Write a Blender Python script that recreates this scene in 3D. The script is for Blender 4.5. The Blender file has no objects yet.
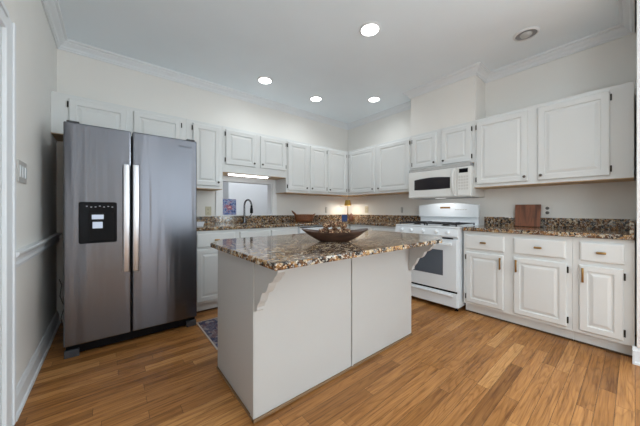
import bpy, bmesh, math, random
from mathutils import Vector, Matrix
random.seed(7)
S = bpy.context.scene
COL = S.collection
PI = math.pi

# ------------------------------------------------------------------ camera
cam_d = bpy.data.cameras.new('camera'); cam = bpy.data.objects.new('camera', cam_d); COL.objects.link(cam)
cam_d.sensor_width = 36.0; cam_d.lens = 256.8/640*36
cam_d.shift_y = -2.6/640
cam_d.clip_start = 0.02
cam.location = (0, 0, 1.093)
cam.rotation_euler = (PI/2, 0, math.radians(50.82-90))
S.camera = cam
# ------------------------------------------------------------------ light and exposure
S.view_settings.view_transform = 'Standard'
S.view_settings.look = 'None'
S.view_settings.gamma = 1.0
S.view_settings.exposure = -0.14
S.view_settings.use_curve_mapping = False
S.cycles.use_denoising = True
S.cycles.max_bounces = 8
S.cycles.diffuse_bounces = 6
S.cycles.caustics_reflective = False
S.cycles.caustics_refractive = False
W = bpy.data.worlds.new('daylight'); S.world = W; W.use_nodes = True
W.node_tree.nodes['Background'].inputs[0].default_value = (0.80, 0.88, 1.0, 1)
W.node_tree.nodes['Background'].inputs[1].default_value = 1.0

def area(name, loc, rot, sx, sy, power, col=(1, 1, 1)):
    d = bpy.data.lights.new(name, 'AREA'); d.shape = 'RECTANGLE'; d.size = sx; d.size_y = sy
    d.energy = power; d.color = col
    o = bpy.data.objects.new(name, d); COL.objects.link(o); o.location = loc; o.rotation_euler = rot
    return o
# daylight through the glazed opening behind the camera; the other three are added fill
area('window_daylight', (1.42, -3.26, 1.25), (PI/2, 0, 0), 1.7, 2.1, 32, (0.84, 0.95, 1.0))
area('left_fill_light', (-0.56, -1.75, 1.45), (PI/2, 0, -PI/2), 1.3, 1.7, 40, (0.84, 0.95, 1.0))  # added fill, set in an unseen left window
area('right_fill_light', (3.06, -1.75, 1.45), (PI/2, 0, PI/2), 1.5, 1.7, 172, (0.84, 0.95, 1.0))  # added to brighten the left wall, floor and ceiling
area('far_room_fill', (1.6, 3.95, 2.6), (math.radians(45), 0, 0), 1.6, 0.4, 20, (0.97, 0.98, 1.0))  # added fill lamp under the far room's ceiling, no window there

# ------------------------------------------------------------------ material helpers
def mat(name, col, rough=0.5, metal=0.0, spec=0.5, coat=0.0, emis=None, estr=0.0):
    m = bpy.data.materials.new(name); m.use_nodes = True
    b = m.node_tree.nodes['Principled BSDF']
    b.inputs['Base Color'].default_value = (*col, 1)
    b.inputs['Roughness'].default_value = rough
    b.inputs['Metallic'].default_value = metal
    b.inputs['Specular IOR Level'].default_value = spec
    b.inputs['Coat Weight'].default_value = coat
    if emis:
        b.inputs['Emission Color'].default_value = (*emis, 1)
        b.inputs['Emission Strength'].default_value = estr
    return m

class NT:
    def __init__(self, m):
        self.m = m; self.t = m.node_tree; self.b = self.t.nodes['Principled BSDF']
    def n(self, typ, ins=None, **props):
        k = self.t.nodes.new(typ)
        for p, v in props.items(): setattr(k, p, v)
        for i, v in (ins or {}).items():
            if isinstance(v, bpy.types.NodeSocket): self.t.links.new(v, k.inputs[i])
            else: k.inputs[i].default_value = v
        return k
    def math(self, op, a, b=0.0):
        return self.n('ShaderNodeMath', {0: a, 1: b}, operation=op).outputs[0]
    def coords(self, scale=(1, 1, 1), kind='Object', rot=(0, 0, 0)):
        c = self.n('ShaderNodeTexCoord').outputs[kind]
        return self.n('ShaderNodeMapping', {'Vector': c, 'Scale': scale, 'Rotation': rot}).outputs[0]
    def ramp(self, fac, stops, interp='LINEAR'):
        r = self.n('ShaderNodeValToRGB', {0: fac}); e = r.color_ramp; e.interpolation = interp
        while len(e.elements) < len(stops): e.elements.new(0.5)
        for k, (p, c) in zip(e.elements, stops): k.position = p; k.color = (*c, 1)
        return r.outputs[0]
    def mix(self, f, a, b, mode='MIX'):
        k = self.n('ShaderNodeMix', data_type='RGBA', blend_type=mode)
        for i, v in ((0, f), (6, a), (7, b)):
            if isinstance(v, bpy.types.NodeSocket): self.t.links.new(v, k.inputs[i])
            else: k.inputs[i].default_value = v if i == 0 else (*v, 1)
        return k.outputs[2]
    def noise(self, vec, scale, detail=3, rough=0.5):
        return self.n('ShaderNodeTexNoise', {'Vector': vec, 'Scale': scale, 'Detail': detail, 'Roughness': rough}).outputs[0]
    def bump(self, h, s=0.2, d=0.01):
        self.t.links.new(self.n('ShaderNodeBump', {'Height': h, 'Strength': s, 'Distance': d}).outputs[0], self.b.inputs['Normal'])
    def col(self, c): self.t.links.new(c, self.b.inputs['Base Color'])
    def rough(self, c): self.t.links.new(c, self.b.inputs['Roughness'])

def painted(name, col, rough, bump=0.05, scale=90):
    m = mat(name, col, rough); n = NT(m); v = n.coords()
    c = n.noise(v, 3.0, 2)
    n.col(n.mix(c, tuple(x*0.97 for x in col), tuple(min(1, x*1.02) for x in col)))
    if bump: n.bump(n.noise(v, scale, 2), bump, 0.002)
    return m

M = {}
M['wall'] = painted('wall_paint', (0.78, 0.765, 0.735), 0.75, 0.08)
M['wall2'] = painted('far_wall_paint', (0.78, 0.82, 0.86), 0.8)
M['ceil'] = painted('ceiling_paint', (0.83, 0.905, 0.965), 0.9)
M['trim'] = painted('trim_paint', (0.74, 0.765, 0.79), 0.45, 0.0)
M['cab'] = painted('cabinet_paint', (0.70, 0.712, 0.708), 0.38, 0.03)
M['isl'] = painted('cabinet_paint_shaded', (0.45, 0.445, 0.435), 0.42, 0.03)  # the cabinet paint with the island's dimmer light put into its colour
M['white'] = painted('appliance_enamel', (0.76, 0.80, 0.835), 0.22, 0.0)
M['bisque'] = painted('microwave_enamel', (0.735, 0.735, 0.715), 0.28, 0.0)
M['black'] = mat('black_plastic', (0.006, 0.006, 0.007), 0.35, spec=0.1)
M['gloss'] = mat('black_gloss', (0.004, 0.004, 0.006), 0.08, spec=0.12)
M['ovenglass'] = mat('oven_glass', (0.10, 0.118, 0.145), 0.12)
M['iron'] = mat('cast_iron', (0.02, 0.02, 0.022), 0.5)
M['hinge'] = mat('hinge_bronze', (0.03, 0.025, 0.02), 0.45, 0.6)
M['knob'] = mat('knob_pewter', (0.10, 0.09, 0.08), 0.35, 0.8)
M['brass'] = mat('antique_brass', (0.36, 0.22, 0.08), 0.32, 1.0)
M['chrome'] = mat('chrome', (0.75, 0.75, 0.76), 0.12, 1.0)
M['gunmetal'] = mat('faucet_metal', (0.16, 0.16, 0.17), 0.25, 1.0)
M['handle'] = mat('handle_steel', (0.62, 0.62, 0.65), 0.28, 1.0)
M['charcoal'] = mat('charcoal_plastic', (0.05, 0.052, 0.06), 0.45)
M['grey'] = mat('grey_metal', (0.30, 0.30, 0.31), 0.4, 0.3)
M['sinksteel'] = mat('sink_steel', (0.45, 0.45, 0.46), 0.3, 1.0)
M['plywood'] = mat('unpainted_wood', (0.55, 0.38, 0.22), 0.6)
M['shoe'] = mat('oak_shoe_strip', (0.19, 0.11, 0.052), 0.5)
M['gapshade'] = mat('toe_gap_shade', (0.09, 0.05, 0.025), 0.5)  # shadow gap at the floor, painted as a dark tone
M['beige'] = mat('almond_plastic', (0.52, 0.48, 0.34), 0.4)
M['plate'] = mat('wall_plate_grey', (0.50, 0.49, 0.47), 0.4)
M['socket'] = mat('socket_dark', (0.12, 0.11, 0.10), 0.5)
M['glow'] = mat('lamp_disc', (1, 1, 1), 0.5, emis=(1.0, 0.98, 0.95), estr=9)
M['tube'] = mat('tube_diffuser', (1, 1, 1), 0.5, emis=(0.97, 0.99, 1.0), estr=7)
M['can'] = mat('can_reflector', (0.55, 0.55, 0.55), 0.35, 0.3)
M['bulboff'] = mat('unlit_bulb', (0.5, 0.5, 0.49), 0.3)
M['blue'] = mat('blue_glaze', (0.006, 0.045, 0.20), 0.4)
M['paddle'] = mat('dispenser_paddle', (0.55, 0.60, 0.70), 0.2, emis=(0.6, 0.7, 0.9), estr=0.25)
M['icon'] = mat('panel_icon', (0.5, 0.5, 0.55), 0.4)
M['logo'] = mat('logo_ink', (0.05, 0.05, 0.06), 0.4)
M['clock'] = mat('clock_display', (0.12, 0.07, 0.03), 0.3, emis=(0.9, 0.4, 0.1), estr=0.12)
M['soap'] = mat('white_ceramic', (0.75, 0.78, 0.85), 0.2)
M['canvasedge'] = mat('canvas_edge', (0.75, 0.75, 0.75), 0.8)

def stainless():
    m = mat('brushed_stainless', (0.165, 0.168, 0.188), 0.22, 1.0); n = NT(m)
    v = n.coords((260, 260, 3))
    s = n.noise(v, 1.0, 3)
    n.rough(n.n('ShaderNodeMapRange', {0: s, 3: 0.16, 4: 0.26}).outputs[0])
    n.b.inputs['Anisotropic'].default_value = 0.85
    n.t.links.new(n.n('ShaderNodeTangent', direction_type='RADIAL', axis='Z').outputs[0], n.b.inputs['Tangent'])
    n.b.inputs['Anisotropic Rotation'].default_value = 0.25
    w = n.noise(n.coords((9.0, 9.0, 0.5)), 1.0, 2)
    n.bump(w, 0.5, 0.010)
    return m
M['steel'] = stainless()

def granite():
    m = mat('granite', (0.3, 0.2, 0.15), 0.09, spec=0.30); n = NT(m); v = n.coords(kind='Object')
    w = n.noise(v, 30, 3)
    dv = n.n('ShaderNodeVectorMath', {0: v, 1: n.n('ShaderNodeVectorMath', {0: n.n('ShaderNodeTexNoise', {'Vector': v, 'Scale': 35.0}).outputs[1], 'Scale': 0.022}, operation='SCALE').outputs[0]}, operation='ADD').outputs[0]
    cell = n.n('ShaderNodeTexVoronoi', {'Vector': dv, 'Scale': 62.0})
    rnd = n.n('ShaderNodeSeparateColor', {0: cell.outputs['Color']}).outputs[0]
    big = n.noise(v, 4.5, 3)
    base = n.ramp(rnd, [(0.0, (0.022, 0.018, 0.015)), (0.20, (0.14, 0.062, 0.024)), (0.40, (0.32, 0.165, 0.062)),
                        (0.64, (0.42, 0.28, 0.135)), (0.80, (0.58, 0.52, 0.42)), (0.91, (0.22, 0.22, 0.22))], 'CONSTANT')
    alt = n.ramp(rnd, [(0.0, (0.022, 0.018, 0.016)), (0.28, (0.11, 0.050, 0.020)), (0.50, (0.24, 0.125, 0.050)),
                       (0.72, (0.40, 0.32, 0.21)), (0.88, (0.20, 0.19, 0.19))], 'CONSTANT')
    sel = n.n('ShaderNodeMapRange', {0: big, 1: 0.45, 2: 0.58}).outputs[0]
    c = n.mix(sel, base, alt)
    spk = n.n('ShaderNodeTexVoronoi', {'Vector': v, 'Scale': 210.0})
    s2 = n.n('ShaderNodeSeparateColor', {0: spk.outputs['Color']}).outputs[0]
    c = n.mix(n.math('MULTIPLY', n.math('GREATER_THAN', s2, 0.82), 0.7), c, (0.03, 0.025, 0.025))
    c = n.mix(n.math('MULTIPLY', n.math('LESS_THAN', s2, 0.12), 0.6), c, (0.65, 0.60, 0.52))
    n.col(c)
    return m
M['granite'] = granite()

def oakfloor():
    m = mat('oak_strip_floor', (0.4, 0.25, 0.12), 0.3, spec=0.35); n = NT(m)
    sep = n.n('ShaderNodeSeparateXYZ', {0: n.coords(kind='Object')})
    x, y = sep.outputs[0], sep.outputs[1]
    row = n.math('FLOOR', n.math('DIVIDE', y, 0.070))
    fy = n.math('FRACT', n.math('DIVIDE', y, 0.070))
    off = n.n('ShaderNodeTexWhiteNoise', {'W': row}, noise_dimensions='1D').outputs[0]
    xs = n.math('ADD', n.math('DIVIDE', x, 0.80), n.math('MULTIPLY', off, 7.3))
    pl = n.math('FLOOR', xs); fx = n.math('FRACT', xs)
    vec = n.n('ShaderNodeCombineXYZ', {0: row, 1: pl, 2: 0.0}).outputs[0]
    rn = n.n('ShaderNodeTexWhiteNoise', {'Vector': vec}, noise_dimensions='3D')
    r1 = rn.outputs[0]
    wob = n.n('ShaderNodeCombineXYZ', {0: n.math('MULTIPLY', x, 0.9), 1: n.math('MULTIPLY', y, 9.0), 2: n.math('MULTIPLY', r1, 40)}).outputs[0]
    ww = n.noise(wob, 1.0, 2, 0.5)
    # growth rings: contour lines of a stretched noise make the long cathedral figure of oak
    g1 = n.math('FRACT', n.math('MULTIPLY', ww, 16.0))
    gv = n.n('ShaderNodeCombineXYZ', {0: n.math('MULTIPLY', x, 2.2), 1: n.math('MULTIPLY', y, 55), 2: n.math('MULTIPLY', r1, 70)}).outputs[0]
    g3 = n.noise(gv, 1.0, 4, 0.65)
    gv2 = n.n('ShaderNodeCombineXYZ', {0: n.math('MULTIPLY', x, 5), 1: n.math('MULTIPLY', y, 190), 2: n.math('MULTIPLY', r1, 90)}).outputs[0]
    g2 = n.noise(gv2, 1.0, 2, 0.6)
    base = n.ramp(r1, [(0.0, (0.26, 0.112, 0.032)), (0.25, (0.375, 0.168, 0.050)), (0.7, (0.455, 0.213, 0.069)), (1.0, (0.56, 0.290, 0.105))])
    grain = n.ramp(g1, [(0.0, (0.62, 0.54, 0.46)), (0.16, (0.78, 0.72, 0.66)), (0.35, (1.0, 1.0, 1.0)), (0.85, (1.06, 1.06, 1.06)), (1.0, (0.80, 0.74, 0.68))])
    c = n.mix(0.55, base, grain, 'MULTIPLY')
    med = n.ramp(g3, [(0.34, (0.50, 0.42, 0.35)), (0.48, (0.95, 0.94, 0.92)), (0.7, (1.18, 1.18, 1.18))])
    c = n.mix(0.8, c, med, 'MULTIPLY')
    fine = n.ramp(g2, [(0.35, (0.78, 0.74, 0.70)), (0.6, (1.05, 1.05, 1.05))])
    c = n.mix(0.7, c, fine, 'MULTIPLY')
    e1 = n.math('LESS_THAN', n.math('MINIMUM', fy, n.math('SUBTRACT', 1.0, fy)), 0.018)
    e2 = n.math('LESS_THAN', n.math('MINIMUM', fx, n.math('SUBTRACT', 1.0, fx)), 0.0016)
    edge = n.math('MAXIMUM', e1, e2)
    c = n.mix(n.math('MULTIPLY', edge, 0.7), c, (0.07, 0.035, 0.015))
    n.col(c)
    n.rough(n.n('ShaderNodeMapRange', {0: g3, 3: 0.30, 4: 0.42}).outputs[0])
    n.bump(n.math('SUBTRACT', 1.0, edge), 0.25, 0.002)
    return m
M['floor'] = oakfloor()

def wood(name, dark, light, scale=(3, 30, 30), rough=0.35):
    m = mat(name, light, rough); n = NT(m)
    g = n.noise(n.coords(scale), 1.0, 4, 0.6)
    n.col(n.ramp(g, [(0.3, dark), (0.5, light), (0.62, tuple(0.6*a+0.4*b for a, b in zip(dark, light))), (0.8, dark)]))
    return m
M['walnut'] = wood('cutting_board_wood', (0.040, 0.012, 0.007), (0.26, 0.095, 0.045), (22, 22, 2.0))
M['bowlwood'] = wood('dough_bowl_wood', (0.020, 0.010, 0.007), (0.085, 0.042, 0.027), (5, 14, 20), 0.5)
M['basket'] = wood('woven_reed', (0.05, 0.016, 0.007), (0.25, 0.085, 0.028), (60, 60, 40), 0.5)
M['canister'] = wood('brown_stoneware', (0.10, 0.035, 0.02), (0.38, 0.16, 0.09), (20, 20, 20), 0.3)

def cone_mat():
    m = mat('pine_cone_scale', (0.2, 0.1, 0.05), 0.7); n = NT(m)
    g = n.n('ShaderNodeTexVoronoi', {'Vector': n.coords(), 'Scale': 130.0})
    s = n.n('ShaderNodeSeparateColor', {0: g.outputs['Color']}).outputs[0]
    n.col(n.ramp(s, [(0.0, (0.07, 0.026, 0.014)), (0.35, (0.19, 0.08, 0.04)), (0.62, (0.68, 0.52, 0.34)), (0.85, (0.36, 0.19, 0.10))], 'CONSTANT'))
    return m
M['cone'] = cone_mat()

def shade_mat():
    m = mat('lamp_shade_cloth', (0.42, 0.27, 0.06), 0.7, emis=(1.0, 0.62, 0.12), estr=0.05)
    return m
M['shade'] = shade_mat()

def art_mat():
    m = mat('floral_painting', (0.2, 0.2, 0.5), 0.6); n = NT(m); v = n.coords()
    w = n.n('ShaderNodeTexNoise', {'Vector': v, 'Scale': 30.0, 'Detail': 4.0}).outputs[0]
    c = n.ramp(w, [(0.32, (0.015, 0.02, 0.08)), (0.43, (0.05, 0.10, 0.30)), (0.50, (0.14, 0.22, 0.42)), (0.56, (0.36, 0.38, 0.52)), (0.62, (0.13, 0.09, 0.26)), (0.72, (0.02, 0.03, 0.10))])
    d = n.n('ShaderNodeVectorMath', {0: v, 1: (0.0, 0.0, 0.105)}, operation='DISTANCE').outputs['Value']
    k = n.math('ADD', d, n.math('MULTIPLY', n.math('SUBTRACT', n.noise(v, 40, 3), 0.5), 0.20))
    c2 = n.ramp(k, [(0.0, (0.80, 0.55, 0.50)), (0.022, (0.36, 0.08, 0.15)), (0.035, (0.20, 0.03, 0.08)), (0.05, (0.48, 0.32, 0.40))])
    n.col(n.mix(n.math('LESS_THAN', k, 0.055), c, c2))
    return m
M['art'] = art_mat()

def rug_mat():
    m = mat('rug_pile', (0.2, 0.2, 0.25), 0.95); n = NT(m); v = n.coords()
    g = n.n('ShaderNodeTexVoronoi', {'Vector': v, 'Scale': 22.0}, distance='MANHATTAN')
    s = n.n('ShaderNodeSeparateColor', {0: g.outputs['Color']}).outputs[0]
    n.col(n.ramp(n.math('MULTIPLY', n.math('ADD', s, n.noise(v, 60, 3)), 0.5), [(0.25, (0.035, 0.04, 0.085)), (0.42, (0.14, 0.12, 0.16)), (0.55, (0.30, 0.27, 0.28)), (0.68, (0.13, 0.06, 0.07)), (0.8, (0.05, 0.06, 0.12))]))
    n.bump(n.noise(v, 300, 2), 0.6, 0.004)
    return m
M['rug'] = rug_mat()
M['rugedge'] = mat('rug_binding', (0.50, 0.43, 0.38), 0.9)

# ------------------------------------------------------------------ mesh helpers
def B(): return bmesh.new()

def box(bm, x0, x1, y0, y1, z0, z1, bev=0.0, seg=2):
    r = bmesh.ops.create_cube(bm, size=1.0)
    vs = r['verts']
    for v in vs:
        v.co = Vector(((x0+x1)/2+v.co.x*(x1-x0), (y0+y1)/2+v.co.y*(y1-y0), (z0+z1)/2+v.co.z*(z1-z0)))
    if bev > 0:
        es = list({e for v in vs for e in v.link_edges})
        bmesh.ops.bevel(bm, geom=es, offset=bev, segments=seg, profile=0.5, affect='EDGES')
    return bm

def rings(bm, rs, close=True, cap0=True, cap1=True):
    """loft through a list of rings (lists of points)"""
    vr = [[bm.verts.new(p) for p in r] for r in rs]
    n = len(vr[0])
    for a, b in zip(vr, vr[1:]):
        for i in range(n if close else n-1):
            j = (i+1) % n
            try: bm.faces.new((a[i], a[j], b[j], b[i]))
            except ValueError: pass
    if cap0: bm.faces.new(list(reversed(vr[0])))
    if cap1: bm.faces.new(vr[-1])
    return vr

def lathe(bm, prof, cx=0, cy=0, n=24, sx=1.0, sy=1.0, cap0=True, cap1=True):
    rs = [[(cx+r*sx*math.cos(2*PI*i/n), cy+r*sy*math.sin(2*PI*i/n), z) for i in range(n)] for r, z in prof]
    return rings(bm, rs, True, cap0, cap1)

def lathe_axis(bm, prof, origin, axis='-y', n=16):
    """profile (r, distance) revolved around an axis that leaves origin"""
    ox, oy, oz = origin
    rs = []
    for r, d in prof:
        ring = []
        for i in range(n):
            a = 2*PI*i/n; c, s = r*math.cos(a), r*math.sin(a)
            if axis == '-y': ring.append((ox+c, oy-d, oz+s))
            elif axis == '-x': ring.append((ox-d, oy-c, oz+s))
            else: ring.append((ox+d, oy+c, oz+s))
        rs.append(ring)
    return rings(bm, rs)

def tube(bm, pts, r, n=10):
    pts = [Vector(p) for p in pts]; rs = []
    up = None
    for i, p in enumerate(pts):
        t = (pts[min(i+1, len(pts)-1)]-pts[max(i-1, 0)]).normalized()
        if up is None:
            up = Vector((0, 0, 1)) if abs(t.z) < 0.9 else Vector((1, 0, 0))
        a = t.cross(up).normalized(); b = a.cross(t).normalized(); up = b
        rr = r[i] if isinstance(r, (list, tuple)) else r
        rs.append([p+a*rr*math.cos(2*PI*k/n)+b*rr*math.sin(2*PI*k/n) for k in range(n)])
    return rings(bm, rs)

def prism(bm, poly, axis, a0, a1):
    """polygon of (u, v): axis 'x' -> (y,z), 'y' -> (x,z), 'z' -> (x,y)"""
    f = {'x': lambda u, v, a: (a, u, v), 'y': lambda u, v, a: (u, a, v), 'z': lambda u, v, a: (u, v, a)}[axis]
    lo = [bm.verts.new(f(u, v, a0)) for u, v in poly]; hi = [bm.verts.new(f(u, v, a1)) for u, v in poly]
    n = len(poly)
    bm.faces.new(list(reversed(lo))); bm.faces.new(hi)
    for i in range(n):
        j = (i+1) % n; bm.faces.new((lo[i], lo[j], hi[j], hi[i]))
    return bm

def grid_solid(bm, xs, ys, keep, z0, z1):
    vt, vb = {}, {}
    def V(d, i, j, z):
        if (i, j) not in d: d[(i, j)] = bm.verts.new((xs[i], ys[j], z))
        return d[(i, j)]
    K = {(i, j) for i in range(len(xs)-1) for j in range(len(ys)-1) if keep(i, j)}
    for i, j in K:
        q = [(i, j), (i+1, j), (i+1, j+1), (i, j+1)]
        bm.faces.new([V(vt, a, b, z1) for a, b in q])
        bm.faces.new([V(vb, a, b, z0) for a, b in reversed(q)])
        for (a, b), nb in zip(zip(q, q[1:]+q[:1]), [(i, j-1), (i+1, j), (i, j+1), (i-1, j)]):
            if nb not in K:
                bm.faces.new((V(vb, *a, z0), V(vb, *b, z0), V(vt, *b, z1), V(vt, *a, z1)))
    bmesh.ops.recalc_face_normals(bm, faces=bm.faces)

def obj(name, bm, m, parent=None, smooth=False, bevel=0.0, loc=None):
    bmesh.ops.recalc_face_normals(bm, faces=bm.faces)
    me = bpy.data.meshes.new(name); bm.to_mesh(me); bm.free()
    me.materials.append(m)
    if smooth:
        for p in me.polygons: p.use_smooth = True
        try: me.set_sharp_from_angle(angle=math.radians(38))
        except Exception: pass
    o = bpy.data.objects.new(name, me); COL.objects.link(o)
    if parent: o.parent = parent
    if loc: o.location = loc
    if bevel:
        b = o.modifiers.new('bevel', 'BEVEL'); b.width = bevel; b.segments = 2; b.limit_method = 'ANGLE'; b.angle_limit = math.radians(40)
    return o

def thing(name, label, cat, loc=(0, 0, 0), rz=0.0, group=None):
    o = bpy.data.objects.new(name, None); COL.objects.link(o)
    o.location = loc; o.rotation_euler = (0, 0, rz); o.empty_display_size = 0.1
    o['label'] = label; o['category'] = cat
    if group: o['group'] = group
    return o
def tag(o, label, cat, group=None):
    o['label'] = label; o['category'] = cat
    if group: o['group'] = group
    return o
def struct(name, bm, m, parent=None, **k):
    o = obj(name, bm, m, parent, **k)
    if not parent: o['kind'] = 'structure'
    return o
def copy_tree(o, parent=None):
    c = o.copy(); COL.objects.link(c)
    if parent: c.parent = parent
    for ch in list(o.children): copy_tree(ch, c)
    return c

# ------------------------------------------------------------------ the setting
XL, WA, WB, CEIL = -0.404, 3.53, 3.58, 2.745
XR = 2.905        # wall on the right in front of the stub
YB = -3.2         # wall behind the camera
T = 0.12
b = B(); box(b, -2.2, 4.2, YB-T, 6.2, -0.08, 0.0); struct('floor', b, M['floor'])
b = B(); box(b, -2.2, 4.2, YB-T, 6.2, CEIL, CEIL+0.1); struct('ceiling', b, M['ceil'])
# sink wall with the pass-through opening
OX0, OX1, OZ0, OZ1 = 1.165, 1.925, 1.028, 1.505
b = B()
box(b, XL-T, OX0, WA, WA+T, 0, CEIL); box(b, OX1, WB+T, WA, WA+T, 0, CEIL)
box(b, OX0, OX1, WA, WA+T, 0, OZ0-0.012); box(b, OX0, OX1, WA, WA+T, OZ1, CEIL)
struct('wall_back', b, M['wall'])
b = B(); box(b, WB, WB+T, -0.0075, WA, 0, CEIL); struct('wall_right', b, M['wall'])
b = B(); box(b, XR, XR+T, -0.95, -0.008, 0, CEIL); box(b, XR, XR+T, YB, -2.55, 0, CEIL)
box(b, XR, XR+T, -2.55, -0.95, 0, 0.6); box(b, XR, XR+T, -2.55, -0.95, 2.3, CEIL); box(b, XR+T, WB+T, -0.122, -0.008, 0, CEIL); struct('wall_right_near', b, M['wall'])
# left wall with a door opening and an added, unseen window further back
b = B()
DY0, DY1, DZ = 1.05, 1.90, 1.965
box(b, XL-T, XL, DY1, WA, 0, CEIL); box(b, XL-T, XL, DY0, DY1, DZ, CEIL)
box(b, XL-T, XL, -1.05, DY0, 0, CEIL); box(b, XL-T, XL, -2.45, -1.05, 0, 0.6); box(b, XL-T, XL, -2.45, -1.05, 2.3, CEIL)
box(b, XL-T, XL, YB, -2.45, 0, CEIL)
struct('wall_left', b, M['wall'])
b = B()
box(b, XL-T, 0.55, YB-T, YB, 0, CEIL); box(b, 2.30, XR, YB-T, YB, 0, CEIL)
box(b, 0.55, 2.30, YB-T, YB, 2.32, CEIL); box(b, 0.55, 2.30, YB-T, YB, 0, 0.12)
struct('wall_front', b, M['wall'])
b = B()
for x in (0.58, 1.16, 1.70, 2.27): box(b, x-0.035, x+0.035, YB-0.07, YB-0.02, 0.12, 2.32)
for z in (0.15, 1.2, 2.29): box(b, 0.55, 2.30, YB-0.065, YB-0.025, z-0.03, z+0.03)
struct('window_1', b, M['trim'])
b = B()
for y in (-2.42, -1.75, -1.08): box(b, XL-0.08, XL-0.03, y-0.03, y+0.03, 0.6, 2.3)
for z in (0.63, 1.45, 2.27): box(b, XL-0.075, XL-0.035, -2.45, -1.05, z-0.025, z+0.025)
struct('window_added_left', b, M['trim'])  # unseen window, added to let in fill from the left
b = B()
for y in (-2.52, -1.75, -0.98): box(b, XR+0.03, XR+0.08, y-0.03, y+0.03, 0.6, 2.3)
for z in (0.63, 1.45, 2.27): box(b, XR+0.035, XR+0.075, -2.55, -0.95, z-0.025, z+0.025)
struct('window_added_right', b, M['trim'])  # unseen window, added to light the left side of the room
# far room beyond the pass-through
b = B(); box(b, 1.62, 3.4, 4.55, 4.65, 0, CEIL); struct('wall_far_room_front', b, M['wall2'])
b = B(); box(b, -0.6, 1.62, 5.6, 5.7, 0, CEIL); box(b, 1.62, 1.72, 4.65, 5.7, 0, CEIL); struct('wall_far_room_back', b, M['wall2'])
b = B(); box(b, -0.7, -0.6, WA+T, 5.7, 0, CEIL); struct('wall_far_room_left', b, M['wall2'])
b = B(); box(b, 3.4, 3.5, WA+T, 4.65, 0, CEIL); struct('wall_far_room_right', b, M['wall2'])
# casing round the pass-through
b = B()
box(b, 1.082, OX0, WA-0.018, WA, 1.016, 1.585, 0.004); box(b, OX1, 2.0, WA-0.018, WA, 1.016, 1.585, 0.004)
box(b, OX0, OX1, WA-0.018, WA, OZ1, 1.585)
box(b, OX0-0.01, OX0+0.012, WA, WA+T+0.01, OZ0, OZ1); box(b, OX1-0.012, OX1+0.01, WA, WA+T+0.01, OZ0, OZ1)
box(b, OX0+0.012, OX1-0.012, WA, WA+T+0.01, OZ1-0.012, OZ1)
struct('window_3', b, mat('casing_white', (0.80, 0.81, 0.82), 0.4))
b = B(); box(b, OX0, OX1, WA-0.012, WA+T+0.02, OZ0-0.012, OZ0+0.002, 0.003); struct('window_sill', b, M['trim'])

# crown moulding, mitred along the walls and round the soffit
SOX, SOY0, SOY1 = 3.262, 1.165, 1.985
b = B(); box(b, SOX, WB-0.001, SOY0, SOY1, 2.131, CEIL-0.001); struct('trim_soffit', b, M['wall'])
def crown(path, inner):
    """path: corner points; inner: offset direction per corner (into the room)"""
    prof = [(0, 2.655), (0.012, 2.655), (0.014, 2.668), (0.022, 2.672), (0.030, 2.690), (0.052, 2.708), (0.060, 2.716), (0.062, 2.726), (0.078, 2.730), (0.084, 2.744), (0, 2.744)]
    bm = B()
    vr = [[bm.verts.new((x+nx*o, y+ny*o, z)) for o, z in prof] for (x, y), (nx, ny) in zip(path, inner)]
    for a, c in zip(vr, vr[1:]):
        for i in range(len(prof)):
            j = (i+1) % len(prof); bm.faces.new((a[i], a[j], c[j], c[i]))
    bm.faces.new(vr[0]); bm.faces.new(list(reversed(vr[-1])))
    return bm
e = 0.001
path = [(XL+e, YB+e), (XL+e, WA-e), (WB-e, WA-e), (WB-e, SOY1+e), (SOX-e, SOY1+e), (SOX-e, SOY0-e), (WB-e, SOY0-e), (WB-e, e), (XR-e, e), (XR-e, YB+e)]
inn = [(1, 0), (1, -1), (-1, -1), (-1, 1), (-1, 1), (-1, -1), (-1, -1), (-1, 1), (-1, 1), (-1, 0)]
struct('trim_crown', crown(path, inn), M['trim'])
# chair rail on the left wall
def rail_prof(z0, z1):
    h = z1-z0
    return [(0, z0), (0.012, z0), (0.014, z0+h*0.18), (0.022, z0+h*0.25), (0.016, z0+h*0.40), (0.018, z0+h*0.62), (0.030, z0+h*0.75), (0.036, z0+h*0.9), (0.034, z1), (0, z1)]
b = B(); prism(b, [(XL+e+o, z) for o, z in rail_prof(0.785, 0.875)], 'y', 2.021, WA-0.002); struct('trim_chair_rail', b, M['trim'])
bbp = [(0, 0.001), (0.028, 0.001), (0.026, 0.016), (0.016, 0.02), (0.015, 0.095), (0.010, 0.108), (0.006, 0.122), (0, 0.124)]
b = B(); prism(b, [(XL+e+o, z) for o, z in bbp], 'y', 2.021, WA-0.002); struct('baseboard_left', b, M['trim'])
b = B(); prism(b, [(XR-e-o, z) for o, z in bbp], 'y', YB, 0.012); box(b, XR-0.03, 2.93, e, 0.012, 0.001, 0.1); struct('baseboard_right', b, M['trim'])
b = B(); box(b, XR-0.018, XR-e, -0.115, -0.007, 0.125, 2.64, 0.003); box(b, XR-0.024, XR-e, -0.098, -0.088, 0.125, 2.64, 0.002)
struct('trim_right_corner', b, mat('corner_casing', (0.78, 0.78, 0.78), 0.4))
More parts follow.
